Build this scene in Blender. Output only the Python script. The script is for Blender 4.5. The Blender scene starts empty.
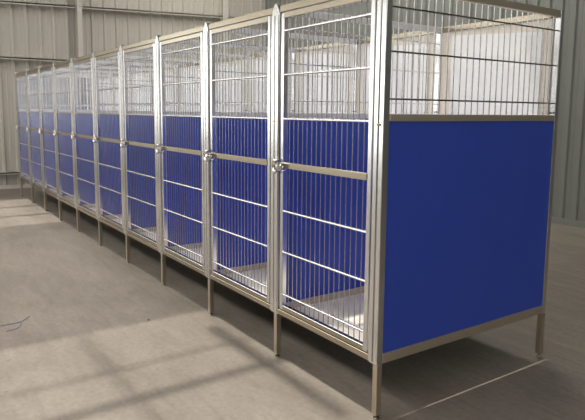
import bpy, bmesh, math, random
from mathutils import Vector, Matrix

random.seed(7)
scene = bpy.context.scene
COL = scene.collection

# ------------------------------------------------------------------ sizes (metres)
ZO = 0.022            # floor lies 1 cm under the height at which the run was measured
P = 0.9447           # pitch of the kennels along the run (towards -X)
D = 1.4707           # depth of the run (towards +Y)
N = 10
Z_TOP = 2.183 + ZO   # top of the head rails
Z_PEAK = 2.2 + ZO
Z_HEAD0 = 2.143 + ZO
Z_RAIL0 = 0.277 + ZO
Z_RAIL1 = 0.312 + ZO
Z_MID1 = 1.549 + ZO
Z_MID0 = 1.512 + ZO
WALL_X = -10.74      # far end wall
WALL_Y = 6.03        # wall behind the run
FRONT_Y, RIGHT_X, CEIL_Z = -8.0, 9.0, 6.0

# ------------------------------------------------------------------ mesh helpers
class MB:
    def __init__(self):
        self.bm = bmesh.new()
        self.cur = 0                     # material slot of the faces added next
    def box(self, x0, x1, y0, y1, z0, z1, bevel=0.0):
        bm = self.bm
        vs = [bm.verts.new((x, y, z)) for z in (z0, z1) for y in (y0, y1) for x in (x0, x1)]
        fs = []
        for q in ((0, 2, 3, 1), (4, 5, 7, 6), (0, 1, 5, 4), (2, 6, 7, 3), (0, 4, 6, 2), (1, 3, 7, 5)):
            fs.append(bm.faces.new([vs[i] for i in q])); fs[-1].material_index = self.cur
        if bevel > 0:
            es = {e for f in fs for e in f.edges}
            bmesh.ops.bevel(bm, geom=list(es), offset=bevel, segments=2, profile=0.5, affect='EDGES')
        return self
    def rod(self, a, b, r, n=8, caps=True):
        a, b = Vector(a), Vector(b)
        w = (b - a).normalized()
        u = w.orthogonal().normalized()
        v = w.cross(u)
        bm = self.bm
        ra, rb = [], []
        for i in range(n):
            t = 2 * math.pi * i / n
            o = (u * math.cos(t) + v * math.sin(t)) * r
            ra.append(bm.verts.new(a + o)); rb.append(bm.verts.new(b + o))
        for i in range(n):
            f = bm.faces.new((ra[i], ra[(i + 1) % n], rb[(i + 1) % n], rb[i])); f.smooth = True; f.material_index = self.cur
        if caps:
            bm.faces.new(ra[::-1]); bm.faces.new(rb)
        return self
    def path(self, pts, r, n=8):
        pts = [Vector(p) for p in pts]
        bm = self.bm
        rings = []
        ref = None
        for i, p in enumerate(pts):
            d = (pts[min(i + 1, len(pts) - 1)] - pts[max(i - 1, 0)]).normalized()
            u = d.orthogonal().normalized() if ref is None else (ref - d * ref.dot(d)).normalized()
            ref = u
            v = d.cross(u)
            rings.append([bm.verts.new(p + (u * math.cos(2 * math.pi * k / n) + v * math.sin(2 * math.pi * k / n)) * r) for k in range(n)])
        for A, B in zip(rings, rings[1:]):
            for k in range(n):
                f = bm.faces.new((A[k], A[(k + 1) % n], B[(k + 1) % n], B[k])); f.smooth = True
        bm.faces.new(rings[0][::-1]); bm.faces.new(rings[-1])
        return self
    def prism(self, poly, y0, y1):
        """polygon in x,z extruded along y"""
        bm = self.bm
        A = [bm.verts.new((x, y0, z)) for x, z in poly]
        B = [bm.verts.new((x, y1, z)) for x, z in poly]
        n = len(poly)
        for i in range(n):
            bm.faces.new((A[i], A[(i + 1) % n], B[(i + 1) % n], B[i]))
        bm.faces.new(A[::-1]); bm.faces.new(B)
        return self
    def build(self, name, mat, parent=None, mat2=None):
        bmesh.ops.recalc_face_normals(self.bm, faces=self.bm.faces)
        me = bpy.data.meshes.new(name)
        self.bm.to_mesh(me); self.bm.free()
        o = bpy.data.objects.new(name, me)
        COL.objects.link(o)
        me.materials.append(mat)
        if mat2: me.materials.append(mat2)
        if parent: o.parent = parent
        return o

def tag(o, label=None, cat=None, group=None, kind=None):
    if label: o['label'] = label
    if cat: o['category'] = cat
    if group: o['group'] = group
    if kind: o['kind'] = kind
    return o

# ------------------------------------------------------------------ materials
def new_mat(name):
    m = bpy.data.materials.new(name); m.use_nodes = True
    nt = m.node_tree
    b = nt.nodes['Principled BSDF']
    return m, nt, b

def lin(c):
    return tuple(((v / 255) / 12.92 if v / 255 <= 0.04045 else ((v / 255 + 0.055) / 1.055) ** 2.4) for v in c) + (1.0,)

def nd(nt, t, **kw):
    n = nt.nodes.new(t)
    for k, v in kw.items(): setattr(n, k, v)
    return n

def steel(name, col, rough, var=0.012, stretch=(25, 25, .6)):
    m, nt, b = new_mat(name)
    tc = nd(nt, 'ShaderNodeTexCoord'); mp = nd(nt, 'ShaderNodeMapping')
    mp.inputs['Scale'].default_value = stretch
    nz = nd(nt, 'ShaderNodeTexNoise'); nz.inputs['Scale'].default_value = 3; nz.inputs['Detail'].default_value = 3
    nt.links.new(tc.outputs['Object'], mp.inputs['Vector']); nt.links.new(mp.outputs['Vector'], nz.inputs['Vector'])
    mr = nd(nt, 'ShaderNodeMapRange')
    mr.inputs['To Min'].default_value = rough - var; mr.inputs['To Max'].default_value = rough + var
    nt.links.new(nz.outputs['Fac'], mr.inputs['Value']); nt.links.new(mr.outputs['Result'], b.inputs['Roughness'])
    mix = nd(nt, 'ShaderNodeMix', data_type='RGBA')
    mix.inputs['A'].default_value = tuple(c * .97 for c in col[:3]) + (1,); mix.inputs['B'].default_value = col
    nt.links.new(nz.outputs['Fac'], mix.inputs['Factor']); nt.links.new(mix.outputs['Result'], b.inputs['Base Color'])
    b.inputs['Metallic'].default_value = 1.0
    return m

M_STEEL = steel('brushed_stainless_steel', (0.74, 0.73, 0.71, 1), 0.25)
M_RAIL = steel('satin_steel_rails', (0.47, 0.41, 0.31, 1), 0.26, stretch=(.6, 25, 25))
M_ROD = steel('bright_wire_rods', (0.86, 0.84, 0.82, 1), 0.24, stretch=(8, 8, 8))
M_SIDERAIL = steel('brown_tinged_side_rails', (0.66, 0.58, 0.46, 1), 0.5, stretch=(25, .6, 25))
M_LEG = steel('floor_reflection_tinted_legs', (0.60, 0.53, 0.42, 1), 0.36)  # warm tint paints the floor's reflection into the leg steel
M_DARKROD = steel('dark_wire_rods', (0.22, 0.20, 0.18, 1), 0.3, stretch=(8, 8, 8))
M_DOORROD = steel('dull_wire_rods', (0.52, 0.52, 0.54, 1), 0.26, stretch=(8, 8, 8))
M_CHROME = steel('polished_latch_steel', (0.85, 0.83, 0.80, 1), 0.14, stretch=(8, 8, 8))

def plain(name, col, rough, spec=0.4, nscale=0, amt=0.0):
    m, nt, b = new_mat(name)
    b.inputs['Roughness'].default_value = rough
    b.inputs['Specular IOR Level'].default_value = spec
    if nscale:
        tc = nd(nt, 'ShaderNodeTexCoord'); nz = nd(nt, 'ShaderNodeTexNoise')
        nz.inputs['Scale'].default_value = nscale; nz.inputs['Detail'].default_value = 5
        nt.links.new(tc.outputs['Object'], nz.inputs['Vector'])
        mix = nd(nt, 'ShaderNodeMix', data_type='RGBA')
        mix.inputs['A'].default_value = tuple(max(0, c * (1 - amt)) for c in col[:3]) + (1,)
        mix.inputs['B'].default_value = tuple(min(1, c * (1 + amt)) for c in col[:3]) + (1,)
        nt.links.new(nz.outputs['Fac'], mix.inputs['Factor']); nt.links.new(mix.outputs['Result'], b.inputs['Base Color'])
    else:
        b.inputs['Base Color'].default_value = col
    return m

M_BLUE = plain('blue_plastic_panel', (0.034, 0.072, 0.42, 1), 0.45, 0.3, 3.0, 0.06)
M_MIDRAIL = plain('painted_glint_rail', (0.72, 0.71, 0.69, 1), 0.4, 0.6)  # pale tone paints bright overhead reflections onto the divider rails
M_WHITE = plain('white_plastic_sheet', (0.93, 0.925, 0.93, 1), 0.5, 0.4, 2.0, 0.03)
M_BEIGE = plain('beige_back_board', (0.82, 0.75, 0.67, 1), 0.6, 0.3, 2.5, 0.10)
M_PAN = plain('pale_grey_floor_pan', (0.78, 0.72, 0.63, 1), 0.7, 0.3, 6.0, 0.10)
M_SHADESHEET = steel('dark_shade_sheet', (0.12, 0.12, 0.12, 1), 0.45)  # dark tone stands in for shade behind the far grilles
M_BRASS = plain('brass_bolt', (0.62, 0.48, 0.22, 1), 0.35, 0.5); M_BRASS.node_tree.nodes['Principled BSDF'].inputs['Metallic'].default_value = 1
M_DARK = plain('matte_black', (0.02, 0.02, 0.02, 1), 0.7)
M_THREAD = plain('blue_thread', (0.07, 0.08, 0.24, 1), 0.8)
M_STONE = plain('dark_pebble', (0.05, 0.045, 0.04, 1), 0.9, 0.3, 40, 0.3)
M_ENDWALL = plain('painted_wall_cladding', (0.47, 0.44, 0.385, 1), 0.6, 0.3, 1.2, 0.10)
M_GIRT = plain('painted_girt_steel', (0.52, 0.49, 0.43, 1), 0.55, 0.3, 3, 0.08)
M_BACKWALL = plain('grey_green_wall_cladding', (0.185, 0.192, 0.172, 1), 0.6, 0.3, 1.0, 0.10)
M_PLAINWALL = plain('plain_wall_paint', (0.20, 0.19, 0.17, 1), 0.8)
M_CEIL = plain('ceiling_sheet_paint', (0.38, 0.37, 0.35, 1), 0.8)

def concrete():
    m, nt, b = new_mat('worn_concrete_floor')
    tc = nd(nt, 'ShaderNodeTexCoord')
    def noise(scale, detail, rot=0.0, sc=(1, 1, 1), dist=0.0):
        mp = nd(nt, 'ShaderNodeMapping'); mp.inputs['Scale'].default_value = sc; mp.inputs['Rotation'].default_value = (0, 0, rot)
        n = nd(nt, 'ShaderNodeTexNoise'); n.inputs['Scale'].default_value = scale; n.inputs['Detail'].default_value = detail
        n.inputs['Distortion'].default_value = dist; n.inputs['Roughness'].default_value = 0.6
        nt.links.new(tc.outputs['Object'], mp.inputs['Vector']); nt.links.new(mp.outputs['Vector'], n.inputs['Vector'])
        return n.outputs['Fac']
    def ramp(src, p0, p1, c0, c1):
        r = nd(nt, 'ShaderNodeValToRGB')
        r.color_ramp.elements[0].position = p0; r.color_ramp.elements[1].position = p1
        r.color_ramp.elements[0].color = c0; r.color_ramp.elements[1].color = c1
        nt.links.new(src, r.inputs['Fac']); return r.outputs['Color']
    def mul(a, c, f=1.0):
        x = nd(nt, 'ShaderNodeMix', data_type='RGBA', blend_type='MULTIPLY'); x.inputs['Factor'].default_value = f
        nt.links.new(a, x.inputs['A']); nt.links.new(c, x.inputs['B']); return x.outputs['Result']
    base = ramp(noise(0.9, 6, 0.5, (1, 1.8, 1), 0.6), 0.3, 0.72, (0.183, 0.158, 0.131, 1), (0.25, 0.219, 0.183, 1))
    g = 0.86
    fine = ramp(noise(28, 4), 0.3, 0.7, (g, g, g, 1), (1.06, 1.06, 1.06, 1))
    streak = ramp(noise(3.5, 5, 0.9, (0.5, 2.6, 1), 1.2), 0.28, 0.6, (0.82, 0.81, 0.80, 1), (1, 1, 1, 1))
    spots = ramp(noise(17, 2, 0.3), 0.24, 0.31, (0.62, 0.60, 0.58, 1), (1, 1, 1, 1))
    c = mul(mul(mul(base, fine), streak), spots, 0.8)
    nt.links.new(c, b.inputs['Base Color'])
    b.inputs['Roughness'].default_value = 0.6; b.inputs['Specular IOR Level'].default_value = 0.3
    bp = nd(nt, 'ShaderNodeBump'); bp.inputs['Strength'].default_value = 0.08; bp.inputs['Distance'].default_value = 0.004
    nt.links.new(noise(40, 4), bp.inputs['Height']); nt.links.new(bp.outputs['Normal'], b.inputs['Normal'])
    return m
M_FLOOR = concrete()

def emitter(name, col, strength):
    m, nt, b = new_mat(name)
    b.inputs['Base Color'].default_value = (0.8, 0.8, 0.8, 1)
    b.inputs['Emission Color'].default_value = col
    b.inputs['Emission Strength'].default_value = strength
    return m
M_ROOFGLOW = emitter('added_roof_glow', (1.0, 0.97, 0.92, 1), 6.5)  # glow of the added roof sheets
M_GLOWPANEL = emitter('added_wall_glow', (0.95, 0.98, 1.0, 1), 2.1)  # glow of the added wall panels, mainly for reflections in the steel

# ------------------------------------------------------------------ the building
def struct(o):
    o['kind'] = 'structure'; return o

struct(MB().box(WALL_X - .3, RIGHT_X + .2, FRONT_Y - .2, WALL_Y + .3, -0.2, 0).build('floor', M_FLOOR))

def cladding(name, mat, horizontal_len, height, spacing, rib_w, rib_d, phase=0.0):
    """ribbed sheet in local x (along) / z (up), ribs standing out towards -y"""
    mb = MB(); bm = mb.bm
    prof = [(0.0, 0.0)]
    x = phase
    while x < horizontal_len - rib_w * 2:
        if x > 0.01:
            prof += [(x, 0), (x + rib_w * .25, -rib_d), (x + rib_w * .75, -rib_d), (x + rib_w, 0)]
            mid = x + rib_w + (spacing - rib_w) * .5
            if mid + .02 < horizontal_len:
                prof += [(mid - .012, 0), (mid, -rib_d * .18), (mid + .012, 0)]
        x += spacing
    prof.append((horizontal_len, 0))
    prof.append((horizontal_len, 0.06)); prof.append((0.0, 0.06))
    A = [bm.verts.new((px, py, 0)) for px, py in prof]
    B = [bm.verts.new((px, py, height)) for px, py in prof]
    n = len(prof)
    for i in range(n):
        bm.faces.new((A[i], A[(i + 1) % n], B[(i + 1) % n], B[i]))
    return mb.build(name, mat)

# far end wall: local x -> world -y direction flipped so that ribs face +x
L_END = WALL_Y - FRONT_Y + .1
o = struct(cladding('wall_end', M_ENDWALL, L_END, CEIL_Z, 0.2595, 0.075, 0.035, 0.12))
o.matrix_world = Matrix(((0, -1, 0, WALL_X), (1, 0, 0, FRONT_Y), (0, 0, 1, 0), (0, 0, 0, 1)))
o = struct(cladding('wall_back', M_BACKWALL, RIGHT_X - WALL_X, CEIL_Z, 0.20, 0.075, 0.028, 0.1))
o.location = (WALL_X, WALL_Y, 0)
struct(MB().box(WALL_X, RIGHT_X, FRONT_Y - .1, FRONT_Y, 0, CEIL_Z).build('wall_front', M_PLAINWALL))
struct(MB().box(RIGHT_X, RIGHT_X + .1, FRONT_Y - .1, WALL_Y + .1, 0, CEIL_Z).build('wall_side', M_PLAINWALL))

# girts and columns of the end wall
gi = 0
cols = ((1.45, 0.10), (4.80, 0.14), (-1.70, 0.125), (-4.9, 0.125))
ys = [FRONT_Y, -4.9, -1.70, 1.45, 4.80, WALL_Y]
for z in (0.30, 2.54, 3.62, 4.75):
    for a, b in zip(ys, ys[1:]):
        gi += 1
        g = MB().box(WALL_X + .036, WALL_X + .16, a + .066, b - .066, z + ZO - .012, z + ZO + .014)
        g.box(WALL_X + .145, WALL_X + .16, a + .066, b - .066, z + ZO - .03, z + ZO + .014)
        if z > 3:                                       # the upper girts rise slightly towards the corner
            for vv in g.bm.verts: vv.co.z += .036 * (vv.co.y - 1.0)
        struct(g.build('trim_%d' % gi, M_GIRT))
for y, w in cols:
    gi += 1
    struct(MB().box(WALL_X + .036, WALL_X + .05, y - w / 2, y + w / 2, 0, CEIL_Z)
           .box(WALL_X + .20, WALL_X + .215, y - w / 2, y + w / 2, 0, CEIL_Z)
           .box(WALL_X + .05, WALL_X + .20, y - .01, y + .01, 0, CEIL_Z).build('trim_%d' % gi, M_GIRT))
# base angle along the foot of both walls
struct(MB().box(WALL_X + .036, WALL_X + .10, FRONT_Y, WALL_Y - .2, 0, .07).build('baseboard_end', M_GIRT))
struct(MB().box(WALL_X + .2, RIGHT_X, WALL_Y - .06, WALL_Y - .03, 0, .09).build('baseboard_back', M_BACKWALL))

# ceiling: an added sun opening above the aisle, and two added glow sheets
SUN = Vector((0.26, 0.13, -1.0))                      # the way the sunlight travels
def above(x, y): return x - SUN.x * CEIL_Z, y - SUN.y * CEIL_Z   # roof point whose light lands on the floor at x, y
ox0, oy0 = above(-10.6, -2.9); ox1, oy1 = above(0.30, 1.75)
ADDED_LIGHTS = [(ox0, ox1, oy0, oy1), (-9.5, -2.0, 3.2, 4.6), (-9.0, 8.0, -6.2, -4.6)]
mb = MB()
yc = [FRONT_Y - .1]
for s in sorted(ADDED_LIGHTS, key=lambda s: s[2]):
    mb.box(WALL_X - .1, RIGHT_X + .1, yc[-1], s[2], CEIL_Z, CEIL_Z + .1)
    mb.box(WALL_X - .1, s[0], s[2], s[3], CEIL_Z, CEIL_Z + .1)
    mb.box(s[1], RIGHT_X + .1, s[2], s[3], CEIL_Z, CEIL_Z + .1)
    yc.append(s[3])
mb.box(WALL_X - .1, RIGHT_X + .1, yc[-1], WALL_Y + .1, CEIL_Z, CEIL_Z + .1)
struct(mb.build('ceiling', M_CEIL))
for i, s in enumerate(ADDED_LIGHTS[1:]):
    struct(MB().box(s[0], s[1], s[2], s[3], CEIL_Z + .02, CEIL_Z + .05).build('glow_panel_%d' % (i + 1), M_ROOFGLOW))  # added overhead glow, out of view
for fy, wd, fa, fb in ((-0.10, .08, -1.65, -0.1), (-0.95, .03, -2.0, 0.2)):  # unseen bars added to cast bands across the sunlit floor
    gi += 1
    y = above(0, fy)[1]
    struct(MB().box(above(fa, 0)[0], above(fb, 0)[0], y - wd / 2, y + wd / 2, CEIL_Z, CEIL_Z + .05).build('trim_%d' % gi, M_GIRT))
for fx, wd in ((-0.88, .07), (-1.30, .025), (-7.3, .08), (-8.2, .08), (-9.1, .08)):  # unseen cross bars, also added to divide the sun patches
    gi += 1
    x = above(fx, 0)[0]
    struct(MB().box(x - wd / 2, x + wd / 2, oy0, oy1, CEIL_Z - .03, CEIL_Z).build('trim_%d' % gi, M_GIRT))
fx = -2.05
while fx > -6.5:                                      # unseen slats added to dim the sun on this stretch of floor
    gi += 1
    x = above(fx, 0)[0]
    struct(MB().box(x - .022, x + .022, oy0, oy1, CEIL_Z - .03, CEIL_Z).build('trim_%d' % gi, M_GIRT))
    fx -= .085
# unseen glow panels added on three walls for steel reflections and side light
struct(MB().box(RIGHT_X - .03, RIGHT_X, -3.0, 4.0, 3.4, 5.4).build('glow_panel_20', M_GLOWPANEL))
struct(MB().box(-10.4, -5.4, FRONT_Y, FRONT_Y + .03, 0.9, 3.7).build('glow_panel_10', M_GLOWPANEL))
struct(MB().box(WALL_X + .04, WALL_X + .06, -7.6, -3.4, 1.2, 3.4).build('glow_panel_30', M_GLOWPANEL))
sl = bpy.data.lights.new('sun', 'SUN'); so = bpy.data.objects.new('sun', sl); COL.objects.link(so)
so.rotation_euler = (-SUN).to_track_quat('Z', 'Y').to_euler(); so.location = (0, 0, 9)
sl.energy = 2.8; sl.angle = math.radians(1.1); sl.color = (1.0, 0.95, 0.87)

# ------------------------------------------------------------------ kennel parts (local: x=0 at the kennel's right-hand divider line,
# y=0 at its front face, z=0 on the floor; the kennel reaches to x=-P)
XL = -P
def grille_side(mb, x, y0, y1, z0, z1, hz, step=0.0525, rv=0.0036, rh=0.0048, side=1):
    n = int(round((y1 - y0) / step))
    for i in range(1, n):
        y = y0 + (y1 - y0) * i / n
        mb.rod((x, y, z0), (x, y, z1), rv, 6, False)
    mb.cur = 1
    for z in hz:
        mb.rod((x + side * (rv + rh), y0, z), (x + side * (rv + rh), y1, z), rh, 6, False)

def divider(parent, x, outer=False, name='divider'):
    """frame with blue panel below and wire grille above, standing in the plane x"""
    h = 0.017
    y0, y1 = 0.040, D - 0.034
    fo = MB().box(x - .006, x + .009, y0, y1, Z_RAIL0 + .05, Z_MID0 + .004).build('side_panel' if outer else 'divider_panel', M_BLUE, parent)
    fo['label'] = 'smooth blue panel'
    for nm, z0, z1 in (('bottom_rail', Z_RAIL0, Z_RAIL0 + .052), ('middle_rail', Z_MID0, Z_MID1), ('top_rail', Z_HEAD0, Z_TOP - .002)):
        MB().box(x - h, x + h, y0, y1, z0, z1, .003).build(nm, M_SIDERAIL if outer or nm == 'bottom_rail' else M_MIDRAIL, fo)
    g = MB(); grille_side(g, x, y0, y1, Z_MID1, Z_HEAD0, (1.622 + ZO, 1.85 + ZO, 2.06 + ZO))
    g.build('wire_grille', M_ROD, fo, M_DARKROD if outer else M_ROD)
    return fo

def post_front(parent, x0, x1, xleg, lw=0.034):
    xm = (x0 + x1) / 2
    c = .012
    # outer sheath with a pitched top and a shallow groove down the middle
    m = MB()
    zb = Z_RAIL0 - .004
    prof = [(x0, zb), (x1, zb), (x1, Z_HEAD0 - .0), (xm + c, Z_PEAK), (xm - c, Z_PEAK), (x0, Z_HEAD0 - .0)]
    m.prism(prof, 0.0, 0.040)
    bmesh.ops.bevel(m.bm, geom=list(m.bm.edges), offset=.003, segments=2, profile=.5, affect='EDGES')
    if x1 - x0 > .07:
        w = (x1 - x0) / 2
        for xa in (x0 + .004, xm + .005):
            m.box(xa, xa + w - .010, -.005, .002, zb + .012, Z_HEAD0 - .012, .0015)
    else:
        m.box(x0 + .002, x0 + .030, -.006, .002, zb + .012, Z_HEAD0 - .012, .002)
    po = m.build('front_post', M_STEEL, parent)
    MB().rod((xm, -.012, 1.497 + ZO), (xm, .002, 1.497 + ZO), .006, 10).build('bolt', M_BRASS, po)['label'] = 'brass bolt head'
    l = MB().box(xleg - lw / 2, xleg + lw / 2, 0.003, 0.003 + lw, 0.022, Z_RAIL0, .002)
    lo = l.build('leg', M_LEG, parent)
    MB().rod((xleg, .02, 0.0), (xleg, .02, .007), .014, 12).rod((xleg, .02, .007), (xleg, .02, .03), .006, 8).build('levelling_foot', M_RAIL, lo)
    return po

def post_back(parent, x0, x1, xleg, lw=0.034):
    m = MB().box(x0, x1, D - .034, D, Z_RAIL0 - .004, Z_TOP, .003)
    po = m.build('back_post', M_STEEL, parent)
    for dx, z in ((-.01, 1.585), (.01, 1.585), (-.01, 2.165), (.01, 2.165)):
        MB().rod((xleg + dx, D - .040, z), (xleg + dx, D - .033, z), .005, 8).build('bolt', M_DARK, po)['label'] = 'small dark bolt'
    lo = MB().box(xleg - lw / 2, xleg + lw / 2, D - .034, D, 0.022, Z_RAIL0, .002).build('leg', M_LEG, parent)
    MB().rod((xleg, D - .017, 0.0), (xleg, D - .017, .007), .014, 12).rod((xleg, D - .017, .007), (xleg, D - .017, .03), .006, 8).build('levelling_foot', M_RAIL, lo)
    return po

PL = (XL - .050, XL + .034)         # post on the far side of the kennel (wide, shared)
def kennel_parts(root, first=False):
    xr0 = -.050                      # where the neighbour's (or the corner) post begins
    # far-side divider with posts and legs
    post_front(root, PL[0], PL[1], XL + .004)
    post_back(root, PL[0] + .02, PL[1] - .02, XL)
    divider(root, XL)
    xa, xb = PL[1], xr0
    MB().box(xa, xb, 0.004, .036, Z_HEAD0, Z_TOP, .003).build('head_rail', M_RAIL, root)
    MB().box(xa, xb, 0.002, .036, Z_RAIL0, Z_RAIL1, .003).build('bottom_rail', M_RAIL, root)
    # back wall of the kennel
    MB().box(PL[1], xb, D - .032, D - .004, Z_HEAD0, Z_TOP, .003).build('back_top_rail', M_RAIL, root)
    MB().box(PL[1], xb, D - .032, D - .004, Z_RAIL0, Z_RAIL1, .003).build('back_bottom_rail', M_RAIL, root)
    bb = MB().box(PL[0] + .001, xb, D - .020, D - .010, Z_RAIL1, Z_HEAD0).build('back_board', M_BEIGE, root)
    bb['label'] = 'beige back board'
    w = MB(); sk = math.radians(-3.2)
    xA, xB = -.825, -.100
    w.prism([(xA, 1.30), (xB, 1.30), (xB, 2.090), (xA, 2.135)], D - .028, D - .021)
    wo = w.build('white_sheet', M_WHITE, bb); wo['label'] = 'white sheet with a sloping top edge'
    # floor pan
    MB().box(PL[0] + .001, xb, .041, D - .036, Z_RAIL0 - .001, Z_RAIL0 + .006, .001).build('floor_pan', M_PAN, root)
    MB().box(PL[0] + .001, xb, .041, D - .036, Z_RAIL0 - .004, Z_RAIL0 - .0012).build('underside_darkener', M_DARK, root)['label'] = 'added black underside'  # black layer added to darken the floor under the run
    # door
    dx0, dx1 = PL[1] + .022, xr0 - .016
    dz0, dz1 = Z_RAIL1 + .006, Z_HEAD0 - .006
    st = .030
    d = MB()
    d.box(dx0, dx0 + st, 0.0, .032, dz0, dz1, .003)
    d.box(dx1 - st, dx1, 0.0, .032, dz0, dz1, .003)
    d.cur = 1
    d.box(dx0 + st, dx1 - st, 0.001, .031, dz1 - .032, dz1, .003)
    d.box(dx0 + st, dx1 - st, 0.001, .031, dz0, dz0 + .030, .003)
    door = d.build('door', M_STEEL, root, M_RAIL)
    ix0, ix1 = dx0 + st, dx1 - st
    v = MB()
    n = 17
    for i in range(1, n):
        x = ix0 + (ix1 - ix0) * i / n
        v.rod((x, .016, dz0 + .028), (x, .016, dz1 - .030), .0029, 6, False)
    v.cur = 1
    for z in (2.032, 1.775, 1.512, 0.948, 0.690, 0.420):
        v.rod((ix0 - .004, .0064, z + ZO), (ix1 + .004, .0064, z + ZO), .0074, 8, False)
    v.build('wire_grille', M_DOORROD, door, M_ROD)
    MB().box(ix0 - .002, ix1 + .002, -.004, .006, 1.214 + ZO, 1.252 + ZO, .002).build('cross_bar', M_RAIL, door)
    # latch: a ring-shaped keeper round the post edge, a slide bolt and its two guides
    L = MB(); zl = 1.225 + ZO
    pts = [(dx0 - .022 + .026 * math.cos(t), -.022, zl + .036 * math.sin(t)) for t in [math.radians(50 + 260 * k / 14) for k in range(15)]]
    L.path(pts, .013, 8)
    L.rod((dx0 - .050, -.020, zl - .004), (dx0 + .066, -.016, zl - .004), .010, 10)
    L.box(dx0 + .004, dx0 + .024, -.032, .002, zl - .026, zl + .022, .005)
    L.box(dx0 + .040, dx0 + .058, -.032, .002, zl - .026, zl + .022, .005)
    L.rod((dx0 + .032, -.016, zl - .004), (dx0 + .032, -.052, zl + .006), .008, 8)
    L.build('latch', M_CHROME, door)['label'] = 'shiny slide bolt latch'

def empty(name, loc):
    o = bpy.data.objects.new(name, None); COL.objects.link(o)
    o.location = loc; o.empty_display_size = .2
    return o

def copy_children(src, dst):
    for ch in list(src.children):
        c = ch.copy(); COL.objects.link(c); c.parent = dst
        c.matrix_parent_inverse = ch.matrix_parent_inverse.copy()
        copy_children(ch, c)

LABELS = [
    'nearest stainless steel kennel, with the large blue side panel in full view',
    'stainless steel kennel with blue divider, directly beside the one showing the big blue side panel',
    'steel kennel with blue divider, third from the big blue side panel',
    'steel kennel with blue divider, fourth from the big blue side panel',
    'steel kennel with blue divider, fifth from the big blue side panel',
    'steel kennel with blue divider, fifth from the far corrugated wall',
    'steel kennel with blue divider, fourth from the far corrugated wall',
    'steel kennel with blue divider, third from the far corrugated wall',
    'steel kennel with blue divider, second from the far corrugated wall',
    'steel kennel at the far end of the run, standing closest to the corrugated wall',
]
GROUP = 'kennels joined in one long run'
roots = []
for i in range(N):
    r = empty('dog_kennel', (-i * P, 0, 0))
    tag(r, LABELS[i], 'kennel', GROUP)
    roots.append(r)
kennel_parts(roots[1])
for i in range(N):
    if i != 1: copy_children(roots[1], roots[i])
# what only the two end kennels have
post_front(roots[0], -.050, .014, -.002)
post_back(roots[0], -.020, .017, 0.0)
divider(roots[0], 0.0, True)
MB().box(-.0495, -.027, .041, D - .036, Z_RAIL0 - .004, Z_RAIL0 + .006).build('sun_gap_strip', M_PAN, roots[0])  # added to narrow the line of sun beside the pan
MB().box(XL - .003, XL + .003, .045, D - .036, Z_MID1, Z_HEAD0).build('shade_sheet', M_SHADESHEET, roots[-1])['label'] = 'dark grey sheet standing in for shade at the far end'  # dark sheet put where shade shows through the last grille

# ------------------------------------------------------------------ small things on the floor
t = MB()
def curve(pts, k=6):
    out = []
    for i in range(len(pts) - 1):
        p0, p1, p2, p3 = (Vector(pts[max(i - 1, 0)]), Vector(pts[i]), Vector(pts[i + 1]), Vector(pts[min(i + 2, len(pts) - 1)]))
        for j in range(k):
            s = j / k
            out.append(.5 * ((2 * p1) + (p2 - p0) * s + (2 * p0 - 5 * p1 + 4 * p2 - p3) * s * s + (3 * p1 - p0 - 3 * p2 + p3) * s ** 3))
    out.append(Vector(pts[-1])); return out
THREAD = [(-2.50, -1.46, .003), (-2.50, -1.33, .003), (-2.51, -1.24, .004), (-2.60, -1.16, .003)]
t.path(curve(THREAD), .0022, 6)
t.path(curve([(-2.51, -1.24, .004), (-2.44, -1.25, .003), (-2.38, -1.29, .003), (-2.36, -1.36, .003)]), .002, 6)
tag(t.build('thread', M_THREAD), 'thin blue forked thread lying on the bare concrete floor', 'thread')
def pebble(x, y, r, label):
    bm = bmesh.new(); bmesh.ops.create_icosphere(bm, subdivisions=2, radius=r)
    for v in bm.verts:
        v.co *= 1 + random.uniform(-.18, .18); v.co.z *= .55
    zmin = min(v.co.z for v in bm.verts)
    for v in bm.verts: v.co.z -= zmin
    mb = MB(); mb.bm.free(); mb.bm = bm
    o = mb.build('pebble', M_STONE); o.location = (x, y, 0)
    tag(o, label, 'pebble', 'pebbles on the floor')

# ------------------------------------------------------------------ camera
cam = bpy.data.cameras.new('camera'); co = bpy.data.objects.new('camera', cam); COL.objects.link(co)
F, CX, CY, CZ, YAW, PITCH, ROLL, PPY = 591.6427388, 2.1326016, -1.9963342, 1.5570567 + ZO, -0.9660236, -0.124252, 0.00958957, -24.69174
cy, sy, cp, sp = math.cos(YAW), math.sin(YAW), math.cos(PITCH), math.sin(PITCH)
fw = Vector((sy * cp, cy * cp, sp)); rt = Vector((cy, -sy, 0)); up = rt.cross(fw)
c, s = math.cos(ROLL), math.sin(ROLL)
r2 = c * rt + s * up; u2 = -s * rt + c * up
m = Matrix.Identity(4)
for k in range(3):
    m[k][0], m[k][1], m[k][2] = r2[k], u2[k], -fw[k]
m[0][3], m[1][3], m[2][3] = CX, CY, CZ
co.matrix_world = m
cam.sensor_width = 36; cam.sensor_fit = 'HORIZONTAL'
cam.lens = F / 585 * 36
cam.shift_y = PPY / 585
scene.camera = co

# pebbles at points of the floor in front of the run
for x, y, rr, lab in ((-2.03, -0.43, .008, 'single dark pebble on the lit concrete a step in front of the kennel legs'),):
    pebble(x, y, rr, lab)

# ------------------------------------------------------------------ world and view
w = bpy.data.worlds.new('world'); scene.world = w; w.use_nodes = True
w.node_tree.nodes['Background'].inputs['Color'].default_value = (0.9, 0.95, 1, 1)
w.node_tree.nodes['Background'].inputs['Strength'].default_value = 0.8
vs = scene.view_settings
vs.view_transform = 'Standard'; vs.look = 'None'; vs.gamma = 1; vs.use_curve_mapping = False
vs.exposure = 0.56
